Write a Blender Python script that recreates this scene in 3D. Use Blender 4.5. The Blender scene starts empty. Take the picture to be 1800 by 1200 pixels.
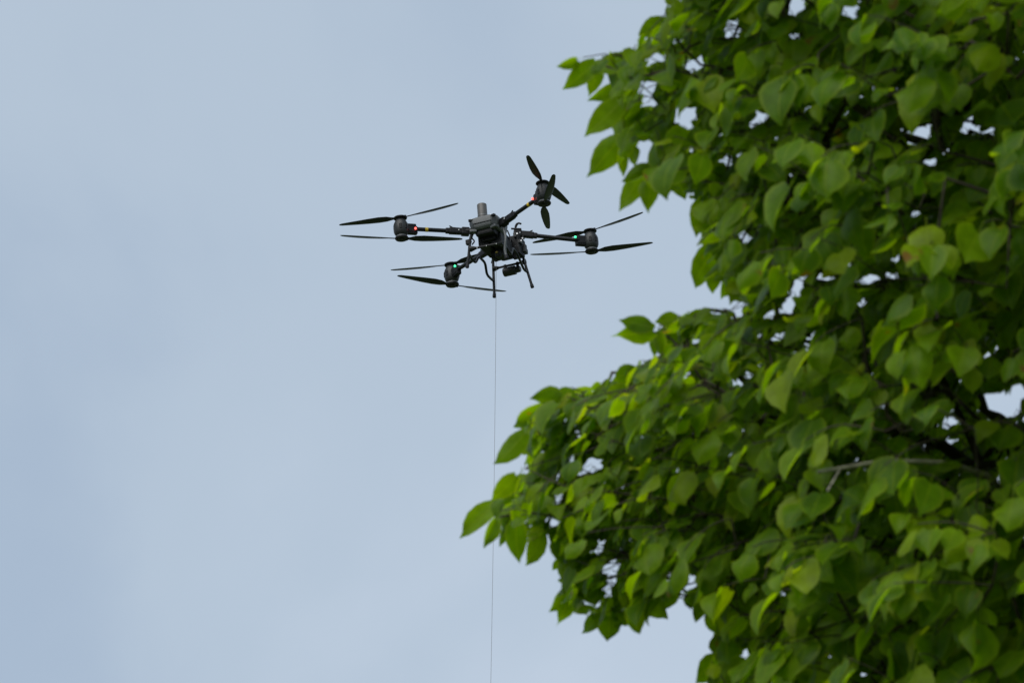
import bpy, bmesh, math, random
import numpy as np
from mathutils import Vector, Matrix, noise as mnoise

R = math.radians
random.seed(7)
rng = np.random.default_rng(7)
scene = bpy.context.scene
COL = scene.collection

# ------------------------------------------------------------------ camera
PITCH = R(23.6)
CAM = Vector((0, 0, 1.6))
RIGHT = Vector((1, 0, 0))
UP = Vector((0, -math.sin(PITCH), math.cos(PITCH)))
FWD = Vector((0, math.cos(PITCH), math.sin(PITCH)))
LENS = 150.0
FPX = LENS / 36.0 * 1800.0            # focal length in pixels of the 1800 px photograph
D_DRONE = FPX / 158.0                 # the drone is about 47 m away

cam_data = bpy.data.cameras.new('camera')
cam = bpy.data.objects.new('camera', cam_data)
COL.objects.link(cam)
cam.location = CAM
cam.rotation_euler = (R(90) + PITCH, 0, 0)
cam_data.lens = LENS
cam_data.sensor_width = 36
cam_data.clip_start = 0.1
cam_data.clip_end = 6000
cam_data.dof.use_dof = True
cam_data.dof.focus_distance = D_DRONE
cam_data.dof.aperture_fstop = 15.5
scene.camera = cam

# ------------------------------------------------------------------ sky: an even overcast, thinner and thicker in places
SUN_EL, SUN_AZ = R(46), R(-150)         # azimuth from +Y (the viewing direction), negative = left
world = bpy.data.worlds.new('World')
scene.world = world
world.use_nodes = True
nt = world.node_tree
for n in list(nt.nodes):
    nt.nodes.remove(n)


def N(tree, kind, **kw):
    n = tree.nodes.new(kind)
    for k, v in kw.items():
        if k in n.inputs.keys() if isinstance(k, str) else False:
            n.inputs[k].default_value = v
        else:
            setattr(n, k, v)
    return n


w_out = nt.nodes.new('ShaderNodeOutputWorld')
sky = nt.nodes.new('ShaderNodeTexSky')
sky.sky_type = 'NISHITA'
sky.sun_disc = False
sky.sun_elevation = SUN_EL
sky.sun_rotation = SUN_AZ
bg_sky = nt.nodes.new('ShaderNodeBackground')
bg_sky.inputs['Strength'].default_value = 0.05
nt.links.new(sky.outputs[0], bg_sky.inputs['Color'])
tc = nt.nodes.new('ShaderNodeTexCoord')
ramp_cols = []
nz = nt.nodes.new('ShaderNodeTexNoise')
nz.inputs['Scale'].default_value = 5.0
nz.inputs['Detail'].default_value = 6.0
nz.inputs['Roughness'].default_value = 0.47
nz.inputs['Distortion'].default_value = 0.35
mp = nt.nodes.new('ShaderNodeMapping')
mp.inputs['Location'].default_value = (-1.36045, -1.87329, -1.30846)
mp.inputs['Scale'].default_value = (1.0, 1.0, 1.3)
nt.links.new(tc.outputs['Generated'], mp.inputs['Vector'])
nt.links.new(mp.outputs[0], nz.inputs['Vector'])
cr = nt.nodes.new('ShaderNodeValToRGB')
cr.color_ramp.interpolation = 'EASE'
cr.color_ramp.elements[0].position = 0.34
cr.color_ramp.elements[0].color = (0.402, 0.497, 0.622, 1)
cr.color_ramp.elements[1].position = 0.72
cr.color_ramp.elements[1].color = (0.545, 0.63, 0.74, 1)
k_ = cr.color_ramp.elements.new(0.52)
k_.color = (0.474, 0.567, 0.676, 1)
nt.links.new(nz.outputs['Fac'], cr.inputs['Fac'])
bg_cloud = nt.nodes.new('ShaderNodeBackground')
bg_cloud.inputs['Strength'].default_value = 0.522
nt.links.new(cr.outputs[0], bg_cloud.inputs['Color'])
mix = nt.nodes.new('ShaderNodeMixShader')
mix.inputs[0].default_value = 0.88
nt.links.new(bg_sky.outputs[0], mix.inputs[1])
nt.links.new(bg_cloud.outputs[0], mix.inputs[2])
nt.links.new(mix.outputs[0], w_out.inputs['Surface'])

sun_d = bpy.data.lights.new('sun', 'SUN')
sun_d.energy = 1.5
sun_d.angle = R(60)
sun_d.color = (1.0, 0.97, 0.92)
sun = bpy.data.objects.new('sun', sun_d)
COL.objects.link(sun)
sdir = Vector((math.sin(SUN_AZ) * math.cos(SUN_EL), math.cos(SUN_AZ) * math.cos(SUN_EL), math.sin(SUN_EL)))
sun.rotation_euler = (-sdir).to_track_quat('-Z', 'Y').to_euler()
sun.location = (0, 0, 60)

vs = scene.view_settings
vs.view_transform = 'Standard'
vs.look = 'None'
vs.exposure = 1.02
vs.gamma = 1.0
vs.use_curve_mapping = False
scene.cycles.max_bounces = 10
scene.cycles.diffuse_bounces = 5
scene.cycles.transmission_bounces = 6
scene.cycles.use_denoising = True


# ------------------------------------------------------------------ projection helpers (photo pixels <-> world, each with its own distance)
def unproj(x, y, d):
    return CAM + RIGHT * ((x - 900) / FPX * d) + UP * ((600 - y) / FPX * d) + FWD * d


_C, _R, _U, _F = (np.array(v) for v in (CAM, RIGHT, UP, FWD))


def proj_np(P):
    v = np.asarray(P) - _C
    d = v @ _F
    return 900 + FPX * (v @ _R) / d, 600 - FPX * (v @ _U) / d, d


# ------------------------------------------------------------------ material helpers
def new_mat(name):
    m = bpy.data.materials.new(name)
    m.use_nodes = True
    t = m.node_tree
    b = t.nodes['Principled BSDF']
    return m, t, b


def mat_simple(name, col, rough=0.5, metal=0.0, var=0.25, scale=30.0, bump=0.0, spec=0.5):
    m, t, b = new_mat(name)
    c = t.nodes.new('ShaderNodeTexCoord')
    n = t.nodes.new('ShaderNodeTexNoise')
    n.inputs['Scale'].default_value = scale
    n.inputs['Detail'].default_value = 4
    t.links.new(c.outputs['Object'], n.inputs['Vector'])
    r = t.nodes.new('ShaderNodeValToRGB')
    r.color_ramp.elements[0].position = 0.3
    r.color_ramp.elements[1].position = 0.7
    r.color_ramp.elements[0].color = tuple(x * (1 - var) for x in col) + (1,)
    r.color_ramp.elements[1].color = tuple(x * (1 + var) for x in col) + (1,)
    t.links.new(n.outputs['Fac'], r.inputs['Fac'])
    t.links.new(r.outputs[0], b.inputs['Base Color'])
    b.inputs['Roughness'].default_value = rough
    b.inputs['Metallic'].default_value = metal
    b.inputs['Specular IOR Level'].default_value = spec
    if bump:
        bp = t.nodes.new('ShaderNodeBump')
        bp.inputs['Strength'].default_value = bump
        bp.inputs['Distance'].default_value = 0.01
        t.links.new(n.outputs['Fac'], bp.inputs['Height'])
        t.links.new(bp.outputs[0], b.inputs['Normal'])
    return m


def mat_emit(name, col, strength):
    m, t, b = new_mat(name)
    b.inputs['Base Color'].default_value = (*[0.5 * c for c in col], 1)
    b.inputs['Emission Color'].default_value = (*col, 1)
    b.inputs['Emission Strength'].default_value = strength
    b.inputs['Roughness'].default_value = 0.2
    return m


def mat_leaf():
    m, t, b = new_mat('leaf_green')
    L = t.links.new
    at = t.nodes.new('ShaderNodeAttribute')
    at.attribute_name = 'leaf_tone'
    ramp = t.nodes.new('ShaderNodeValToRGB')
    e = ramp.color_ramp.elements
    e[0].position, e[0].color = 0.0, (0.047, 0.106, 0.003, 1)
    e[1].position, e[1].color = 1.0, (0.195, 0.235, 0.006, 1)
    for p, c in ((0.35, (0.078, 0.150, 0.003, 1)), (0.70, (0.108, 0.184, 0.003, 1)), (0.9, (0.148, 0.208, 0.004, 1))):
        k = e.new(p)
        k.color = c
    L(at.outputs['Fac'], ramp.inputs['Fac'])
    # veins from the leaf's own coordinates: u along the midrib, v across
    uv = t.nodes.new('ShaderNodeUVMap')
    uv.uv_map = 'leaf_uv'
    sp = t.nodes.new('ShaderNodeSeparateXYZ')
    L(uv.outputs[0], sp.inputs[0])

    def math_n(op, a, b_=None, c_=None):
        n = t.nodes.new('ShaderNodeMath')
        n.operation = op
        for i, v in enumerate((a, b_, c_)):
            if v is None:
                continue
            if isinstance(v, (int, float)):
                n.inputs[i].default_value = v
            else:
                L(v, n.inputs[i])
        return n.outputs[0]
    va = math_n('ABSOLUTE', math_n('SUBTRACT', sp.outputs[1], 0.5))
    mid = math_n('SUBTRACT', 1.0, math_n('MINIMUM', math_n('MULTIPLY', va, 28.0), 1.0))
    ph = math_n('SUBTRACT', math_n('MULTIPLY', sp.outputs[0], 9.0), math_n('MULTIPLY', va, 8.0))
    lat = math_n('POWER', math_n('ABSOLUTE', math_n('COSINE', math_n('MULTIPLY', ph, math.pi))), 26.0)
    lat = math_n('MULTIPLY', lat, 0.55)
    vein = math_n('MAXIMUM', mid, lat)
    nz = t.nodes.new('ShaderNodeTexNoise')
    nz.inputs['Scale'].default_value = 38.0
    nz.inputs['Detail'].default_value = 3.0
    geo = t.nodes.new('ShaderNodeNewGeometry')
    L(geo.outputs['Position'], nz.inputs['Vector'])
    mr = t.nodes.new('ShaderNodeMapRange')
    mr.inputs['From Min'].default_value, mr.inputs['From Max'].default_value = 0.3, 0.7
    mr.inputs['To Min'].default_value, mr.inputs['To Max'].default_value = 0.8, 1.2
    L(nz.outputs['Fac'], mr.inputs['Value'])
    mul = t.nodes.new('ShaderNodeVectorMath')
    mul.operation = 'SCALE'
    L(ramp.outputs[0], mul.inputs[0])
    L(mr.outputs[0], mul.inputs['Scale'])
    # pale veins, and rim-lit edge highlights painted into the margin colour
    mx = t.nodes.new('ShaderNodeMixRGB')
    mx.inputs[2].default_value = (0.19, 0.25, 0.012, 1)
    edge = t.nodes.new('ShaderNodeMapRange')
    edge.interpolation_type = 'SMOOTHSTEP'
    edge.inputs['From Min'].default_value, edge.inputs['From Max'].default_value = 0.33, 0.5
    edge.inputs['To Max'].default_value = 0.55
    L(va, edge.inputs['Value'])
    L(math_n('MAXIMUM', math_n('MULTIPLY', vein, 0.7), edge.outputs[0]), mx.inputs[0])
    L(mul.outputs[0], mx.inputs[1])
    # rare brown blemishes
    n2 = t.nodes.new('ShaderNodeTexNoise')
    n2.inputs['Scale'].default_value = 17.0
    n2.inputs['Detail'].default_value = 2.0
    L(geo.outputs['Position'], n2.inputs['Vector'])
    m2 = t.nodes.new('ShaderNodeMapRange')
    m2.inputs['From Min'].default_value, m2.inputs['From Max'].default_value = 0.70, 0.76
    L(n2.outputs['Fac'], m2.inputs['Value'])
    mb = t.nodes.new('ShaderNodeMixRGB')
    mb.inputs[2].default_value = (0.16, 0.085, 0.025, 1)
    L(m2.outputs[0], mb.inputs[0])
    L(mx.outputs[0], mb.inputs[1])
    L(mb.outputs[0], b.inputs['Base Color'])
    b.inputs['Roughness'].default_value = 0.36
    b.inputs['Specular IOR Level'].default_value = 0.15
    bp = t.nodes.new('ShaderNodeBump')
    bp.inputs['Strength'].default_value = 0.35
    bp.inputs['Distance'].default_value = 0.002
    bp.invert = True
    L(vein, bp.inputs['Height'])
    L(bp.outputs[0], b.inputs['Normal'])
    tr = t.nodes.new('ShaderNodeBsdfTranslucent')
    tm = t.nodes.new('ShaderNodeVectorMath')
    tm.operation = 'MULTIPLY'
    tm.inputs[1].default_value = (3.3, 3.2, 0.3)
    L(mb.outputs[0], tm.inputs[0])
    L(tm.outputs[0], tr.inputs['Color'])
    ms = t.nodes.new('ShaderNodeMixShader')
    ms.inputs[0].default_value = 0.53
    L(b.outputs[0], ms.inputs[1])
    L(tr.outputs[0], ms.inputs[2])
    L(ms.outputs[0], t.nodes['Material Output'].inputs['Surface'])
    return m


M = {
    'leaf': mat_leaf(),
    'bark': mat_simple('dark_bark', (0.045, 0.034, 0.024), 0.9, var=0.5, scale=25, bump=0.8),
    'dead': mat_simple('grey_dead_bark', (0.33, 0.30, 0.26), 0.9, var=0.35, scale=60, bump=0.6),
    'carbon': mat_simple('black_carbon_tube', (0.008, 0.009, 0.010), 0.38, var=0.3, scale=80, spec=0.25),
    'black': mat_simple('black_plastic', (0.008, 0.0085, 0.010), 0.5, var=0.3, scale=40, spec=0.2),
    'shell': mat_simple('grey_shell_plastic', (0.060, 0.066, 0.070), 0.45, var=0.12, scale=15),
    'pod': mat_simple('charcoal_motor_cover', (0.020, 0.0215, 0.023), 0.42, var=0.2, scale=20, spec=0.3),
    'canister': mat_simple('brown_grey_canister', (0.085, 0.08, 0.076), 0.48, 0.2, var=0.1, scale=25),
    'metal': mat_simple('bare_aluminium', (0.45, 0.46, 0.47), 0.35, 0.9, var=0.15, scale=60),
    'ring': mat_simple('light_grey_ring', (0.16, 0.165, 0.17), 0.4, 0.3, var=0.1),
    'prop': mat_simple('black_propeller_composite', (0.018, 0.020, 0.024), 0.42, var=0.2, scale=30, spec=0.3),
    'yellow': mat_simple('yellow_tape', (0.55, 0.38, 0.02), 0.5, var=0.1),
    'brass': mat_simple('brass_connector', (0.45, 0.30, 0.10), 0.35, 0.8, var=0.15),
    'cable': mat_simple('grey_tether', (0.16, 0.165, 0.175), 0.6, var=0.1),
    'glass': mat_simple('dark_lens', (0.01, 0.01, 0.012), 0.08, var=0.1),
    'red': mat_emit('red_light', (1.0, 0.10, 0.08), 1.6),
    'green': mat_emit('green_light', (0.06, 1.0, 0.35), 1.1),
}


def mat_ground():
    m, t, b = new_mat('meadow')
    c = t.nodes.new('ShaderNodeTexCoord')
    n = t.nodes.new('ShaderNodeTexNoise')
    n.inputs['Scale'].default_value = 0.4
    n.inputs['Detail'].default_value = 12
    t.links.new(c.outputs['Object'], n.inputs['Vector'])
    r = t.nodes.new('ShaderNodeValToRGB')
    r.color_ramp.elements[0].position, r.color_ramp.elements[1].position = 0.35, 0.65
    r.color_ramp.elements[0].color = (0.04, 0.075, 0.018, 1)
    r.color_ramp.elements[1].color = (0.09, 0.12, 0.035, 1)
    t.links.new(n.outputs['Fac'], r.inputs['Fac'])
    t.links.new(r.outputs[0], b.inputs['Base Color'])
    b.inputs['Roughness'].default_value = 0.95
    return m


# ------------------------------------------------------------------ object helpers
def link_mesh(name, me, mat, parent=None, smooth=True):
    if smooth:
        me.polygons.foreach_set('use_smooth', [True] * len(me.polygons))
    if mat is not None:
        me.materials.append(mat)
    o = bpy.data.objects.new(name, me)
    COL.objects.link(o)
    if parent is not None:
        o.parent = parent
    return o


def from_bm(name, bm, mat, parent=None, smooth=False, sharp=35):
    bmesh.ops.recalc_face_normals(bm, faces=bm.faces[:])
    if smooth:
        for e in bm.edges:
            if len(e.link_faces) == 2 and e.calc_face_angle(0) > R(sharp):
                e.smooth = False
    me = bpy.data.meshes.new(name)
    bm.to_mesh(me)
    bm.free()
    return link_mesh(name, me, mat, parent, smooth)


def add_box(bm, c, size, rot=None, bevel=0.0, seg=2):
    g = bmesh.ops.create_cube(bm, size=1.0)
    vs_ = g['verts']
    bmesh.ops.scale(bm, vec=Vector(size), verts=vs_)
    if bevel:
        ed = list({e for v in vs_ for e in v.link_edges})
        r = bmesh.ops.bevel(bm, geom=ed, offset=bevel, segments=seg, affect='EDGES', profile=0.6)
        vs_ = list({v for f in r['faces'] for v in f.verts} | {v for v in vs_ if v.is_valid})
    mtx = Matrix.Translation(Vector(c)) @ (rot.to_4x4() if rot is not None else Matrix.Identity(4))
    bmesh.ops.transform(bm, matrix=mtx, verts=vs_)
    return vs_


def add_lathe(bm, prof, seg=28, mtx=Matrix.Identity(4)):
    rings = []
    for r, z in prof:
        if r < 1e-6:
            rings.append([bm.verts.new(mtx @ Vector((0, 0, z)))])
        else:
            rings.append([bm.verts.new(mtx @ Vector((r * math.cos(2 * math.pi * k / seg), r * math.sin(2 * math.pi * k / seg), z))) for k in range(seg)])
    for a, b in zip(rings, rings[1:]):
        for k in range(seg):
            k2 = (k + 1) % seg
            if len(a) == 1:
                bm.faces.new((a[0], b[k], b[k2]))
            elif len(b) == 1:
                bm.faces.new((a[k], b[0], a[k2]))
            else:
                bm.faces.new((a[k], b[k], b[k2], a[k2]))


def smooth_path(pts, n=5):
    pts = [Vector(p) for p in pts]
    if len(pts) < 3:
        return pts
    out = []
    P = [pts[0] * 2 - pts[1]] + pts + [pts[-1] * 2 - pts[-2]]
    for i in range(1, len(P) - 2):
        for k in range(n):
            t_ = k / n
            a, b, c, d = P[i - 1], P[i], P[i + 1], P[i + 2]
            out.append(0.5 * ((2 * b) + (c - a) * t_ + (2 * a - 5 * b + 4 * c - d) * t_ ** 2 + (3 * b - a - 3 * c + d) * t_ ** 3))
    out.append(pts[-1])
    return out


def add_tube(bm, pts, rad, seg=10, caps=True):
    pts = [Vector(p) for p in pts]
    rads = rad if isinstance(rad, (list, tuple)) else [rad] * len(pts)
    prev = None
    rings = []
    for i, p in enumerate(pts):
        t_ = (pts[min(i + 1, len(pts) - 1)] - pts[max(i - 1, 0)]).normalized()
        if prev is None:
            a = t_.cross(Vector((0, 0, 1)) if abs(t_.z) < 0.9 else Vector((1, 0, 0))).normalized()
        else:
            a = (prev - t_ * prev.dot(t_)).normalized()
        prev = a
        b = t_.cross(a)
        rings.append([bm.verts.new(p + (a * math.cos(2 * math.pi * k / seg) + b * math.sin(2 * math.pi * k / seg)) * rads[i]) for k in range(seg)])
    for r0, r1 in zip(rings, rings[1:]):
        for k in range(seg):
            bm.faces.new((r0[k], r0[(k + 1) % seg], r1[(k + 1) % seg], r1[k]))
    if caps:
        bm.faces.new(rings[0][::-1])
        bm.faces.new(rings[-1])


def tag(o, label=None, cat=None, kind=None, group=None):
    if label:
        o['label'] = label
    if cat:
        o['category'] = cat
    if kind:
        o['kind'] = kind
    if group:
        o['group'] = group
    return o


# ------------------------------------------------------------------ ground (below the frame)
gbm = bmesh.new()
g_n, g_s = 24, 5000.0
gv = [[gbm.verts.new(((i / g_n - .5) * g_s, (j / g_n - .5) * g_s, 0)) for i in range(g_n + 1)] for j in range(g_n + 1)]
for j in range(g_n):
    for i in range(g_n):
        gbm.faces.new((gv[j][i], gv[j][i + 1], gv[j + 1][i + 1], gv[j + 1][i]))
tag(from_bm('ground', gbm, mat_ground()), kind='structure')

# ================================================================== THE DRONE
# hovering level, its front towards the camera; local X across (1.70 m between motors), Y away from the camera (1.43 m), Z up
C_PX, C_PY = 873.0, 412.5
dpos = unproj(C_PX, C_PY, D_DRONE)
zl = (CAM - dpos).normalized()
xl = (RIGHT - zl * RIGHT.dot(zl)).normalized()
yl = zl.cross(xl)
ex = Vector((0.9214, 0.2234, 0.318)).normalized()
ey = Vector((0.3818, -0.3663, -0.8487))
ey = (ey - ex * ey.dot(ex)).normalized()
ez = ex.cross(ey)
LOS = Matrix((xl, yl, zl)).transposed()
exw, eyw, ezw = LOS @ ex, LOS @ ey, LOS @ ez
BASE = Vector((0, 0, -0.575))
DM = Matrix.Translation(dpos) @ Matrix((exw, eyw, ezw)).transposed().to_4x4()
drone = bpy.data.objects.new('cargo_drone', None)
COL.objects.link(drone)
drone.matrix_world = DM @ Matrix.Translation(BASE)
drone.empty_display_size = 0.3
tag(drone, 'black four-armed drone with stacked propellers and tubular landing legs hovering on a thin tether', 'drone')

K = 158.0
A_ = np.array([[ex.x, ey.x, ez.x], [ex.y, ey.y, ez.y]]) * K


def S(px, py, X=None, Y=None, Z=None):
    """local point seen at that pixel of the photograph, one coordinate known"""
    r = np.array([px - C_PX, C_PY - py])
    known = [X, Y, Z]
    k = [i for i in range(3) if known[i] is not None][0]
    u = [i for i in range(3) if i != k]
    r = r - A_[:, k] * known[k]
    s = np.linalg.solve(A_[:, u], r)
    out = [0, 0, 0]
    out[k] = known[k]
    out[u[0]], out[u[1]] = s
    return Vector(out)


def part(name, bm, mat, parent=drone, smooth=False, sharp=35, origin=None):
    """mesh given in drone-local coordinates"""
    o_ = Vector(origin) if origin is not None else BASE
    bmesh.ops.translate(bm, vec=-o_, verts=bm.verts[:])
    o = from_bm(name, bm, mat, parent, smooth, sharp)
    if parent is drone:
        o.location = o_ - BASE
    o['_org'] = tuple(o_)
    return o


def sub(name, bm, mat, parent, smooth=False, sharp=35):
    o_ = Vector(parent['_org'])
    bmesh.ops.translate(bm, vec=-o_, verts=bm.verts[:])
    return from_bm(name, bm, mat, parent, smooth, sharp)


def rect_ring(bm, x0, x1, y0, y1, z, c):
    pts = [(x0 + c, y0), (x1 - c, y0), (x1, y0 + c), (x1, y1 - c), (x1 - c, y1), (x0 + c, y1), (x0, y1 - c), (x0, y0 + c)]
    return [bm.verts.new((x, y, z)) for x, y in pts]


def loft(bm, rings):
    for a, b in zip(rings, rings[1:]):
        n_ = len(a)
        for k in range(n_):
            bm.faces.new((a[k], a[(k + 1) % n_], b[(k + 1) % n_], b[k]))
    bm.faces.new(rings[0][::-1])
    bm.faces.new(rings[-1])


# nose shell
bm = bmesh.new()
loft(bm, [rect_ring(bm, -.135, .135, -.400, -.06, -.085, .05), rect_ring(bm, -.158, .158, -.425, -.04, -.058, .055),
          rect_ring(bm, -.172, .172, -.437, -.03, .022, .055), rect_ring(bm, -.165, .165, -.430, -.04, .048, .055),
          rect_ring(bm, -.115, .115, -.375, -.09, .080, .05)])
bmesh.ops.bevel(bm, geom=bm.edges[:], offset=.006, segments=2, affect='EDGES')
shell = part('nose_shell', bm, M['shell'], smooth=True, sharp=28)
for sx in (-1, 1):
    bm = bmesh.new()                       # corner lamps with pale lenses
    add_box(bm, (sx * .128, -.418, .034), (.066, .036, .024), Matrix.Rotation(sx * -.35, 3, 'Z'), .006)
    sub('corner_sensor', bm, M['black'], shell)
    for k in (-1, 1):
        bm = bmesh.new()
        bmesh.ops.create_uvsphere(bm, u_segments=10, v_segments=6, radius=.0085)
        bmesh.ops.translate(bm, vec=(sx * .128 + k * .015, -.437 + sx * k * .005, .036), verts=bm.verts[:])
        sub('lens', bm, M['metal'], shell, True)
    bm = bmesh.new()                       # lower corner feet of the shell
    add_box(bm, (sx * .128, -.385, -.088), (.080, .07, .032), Matrix.Rotation(sx * -.4, 3, 'Z'), .008)
    sub('corner_block', bm, M['shell'], shell)
bm = bmesh.new()
add_box(bm, (0, -.4335, -.022), (.22, .012, .004), None, .001)
sub('seam_ridge', bm, M['black'], shell)
# parachute canister on top
bm = bmesh.new()
add_lathe(bm, [(0, .05), (.060, .05), (.060, .085), (.054, .09), (.054, .247), (.052, .254), (.046, .258), (0, .260)], 36,
          Matrix.Translation((-.035, -.30, 0)))
can = part('parachute_canister', bm, M['canister'], smooth=True)
bm = bmesh.new()
add_lathe(bm, [(.0535, .110), (.0560, .111), (.0560, .119), (.0535, .120)], 36, Matrix.Translation((-.035, -.30, 0)))
sub('rim', bm, M['ring'], can, True)

# fuselage, batteries
bm = bmesh.new()
add_box(bm, (0, .02, -.075), (.22, .80, .13), None, .02)
add_box(bm, (0, .02, -.155), (.16, .60, .05), None, .01)
part('fuselage', bm, M['black'])
for sx in (-1, 1):
    bm = bmesh.new()
    add_box(bm, (sx * .075, -.07, -.155), (.125, .34, .13), None, .015)
    bat = part('battery', bm, M['black'])
    bm = bmesh.new()
    add_box(bm, (sx * .075, -.246, -.135), (.06, .012, .03), None, .004)
    sub('latch', bm, M['pod'], bat)
bm = bmesh.new()
add_box(bm, (.10, .29, -.05), (.17, .22, .17), None, .015)
add_box(bm, (.16, .25, -.15), (.07, .16, .10), None, .01)
part('rear_pack', bm, M['black'])
for p, s_ in (((.155, .17, .02), (.03, .05, .05)), ((.19, .22, -.05), (.03, .08, .04)), ((.17, .33, .05), (.06, .04, .03)), ((.21, .30, -.10), (.03, .06, .09))):
    bm = bmesh.new()
    add_box(bm, p, s_, None, .004)
    part('rear_fitting', bm, M['pod'])
for p in ((.188, .155, .03), (.212, .20, -.045), (.188, .315, .035)):
    bm = bmesh.new()
    add_lathe(bm, [(0, -.008), (.009, -.008), (.009, .008), (0, .008)], 10, Matrix.Translation(p) @ Matrix.Rotation(R(90), 4, 'X'))
    part('bolt', bm, M['metal'])
# curved hook above the rear arm root
bm = bmesh.new()
hook = [S(906, 404, Y=.16), S(906.5, 399, Y=.16), S(908.5, 394.5, Y=.16), S(912, 392.3, Y=.16), S(916, 393.6, Y=.16)]
add_tube(bm, smooth_path(hook), [.012] * 5 + [.014] * 8 + [.011] * 8, 8)
add_tube(bm, [S(899, 402, Y=.16), S(916, 402.5, Y=.16)], .011, 8)
part('hook', bm, M['black'], smooth=True)
# hanging winch and camera under the belly
bm = bmesh.new()
add_box(bm, (0, .03, -.22), (.135, .17, .10), None, .012)
add_box(bm, (-.055, .02, -.255), (.035, .12, .07), None, .008)
winch = part('winch', bm, M['black'])
bm = bmesh.new()
add_lathe(bm, [(0, -.07), (.03, -.07), (.038, -.055), (.04, 0), (.036, .05), (0, .055)], 20, Matrix.Translation((.02, -.055, -.235)))
sub('drum', bm, M['black'], winch, True)
bm = bmesh.new()
add_lathe(bm, [(0, -.012), (.012, -.012), (.012, .012), (0, .012)], 12, Matrix.Translation(S(873, 443, Y=-.10)) @ Matrix.Rotation(R(80), 4, 'Y'))
sub('connector', bm, M['brass'], winch, True)
bm = bmesh.new()
add_lathe(bm, [(0, 0), (.020, 0), (.022, .01), (.022, .045), (0, .05)], 16, Matrix.Translation(S(850, 411.5, Y=-.29)) @ Matrix.Rotation(R(90), 4, 'X'))
camp = part('front_camera', bm, M['shell'], smooth=True)

# ---- arms, motors, propellers
HX, HY = .85, .715
corners = {'L': (-1, -1), 'T': (1, -1), 'R': (1, 1), 'B': (-1, 1)}


def blade_mesh(sign):
    """one blade along +X from the hub axis, twisted aerofoil; sign: turning sense"""
    st = [(.045, .026, 30, .012), (.09, .040, 26, .012), (.15, .078, 21, .011), (.24, .098, 16, .010), (.36, .094, 12, .008),
          (.48, .080, 9, .007), (.58, .064, 7, .006), (.655, .048, 6, .004), (.682, .030, 6, .003), (.690, .012, 6, .002)]
    bm_ = bmesh.new()
    rings = []
    for r_, c_, tw, th in st:
        ring = []
        a = R(tw) * sign
        lift = .018 * (r_ / .69) ** 2
        for k in range(10):
            q = 2 * math.pi * k / 10
            y = c_ * .5 * math.cos(q) * sign + sign * c_ * .12
            z = th * .5 * math.sin(q) * (1.0 - .45 * math.cos(q)) + .012 * (1 - (2 * y / c_) ** 2) * c_
            ring.append(bm_.verts.new((r_, y * math.cos(a) - z * math.sin(a), y * math.sin(a) + z * math.cos(a) + lift)))
        rings.append(ring)
    loft(bm_, rings)
    bmesh.ops.recalc_face_normals(bm_, faces=bm_.faces[:])
    me = bpy.data.meshes.new('blade')
    bm_.to_mesh(me)
    bm_.free()
    me.polygons.foreach_set('use_smooth', [True] * len(me.polygons))
    me.materials.append(M['prop'])
    return me


BLADE = {1: blade_mesh(1), -1: blade_mesh(-1)}
pod_prof = [(0, -.098), (.052, -.098), (.060, -.090), (.074, -.074), (.083, -.048), (.085, -.01), (.084, .028), (.077, .052),
            (.064, .078), (.056, .094), (.050, .100), (0, .100)]
up_hub = [(0, .094), (.045, .094), (.049, .110), (.072, .113), (.076, .120), (.072, .130), (.040, .134), (.034, .146), (.018, .148), (0, .148)]
lo_hub = [(0, -.148), (.030, -.147), (.034, -.138), (.070, -.136), (.076, -.126), (.074, -.116), (.056, -.112), (.050, -.100), (0, -.100)]
tips = {
    'L': [(+1, (615, 396)), (+1, (794, 363)), (-1, (594, 416)), (-1, (811, 423))],
    'T': [(+1, (923, 274)), (+1, (988, 353)), (-1, (963, 399)), (-1, (974, 299))],
    'R': [(+1, (1126, 377)), (+1, (928, 432)), (-1, (1144, 430)), (-1, (931, 450))],
    'B': [(+1, (694, 477)), (+1, (862, 447)), (-1, (690, 487)), (-1, (892, 517))],
}
PZ = {1: .125, -1: -.128}
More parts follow.
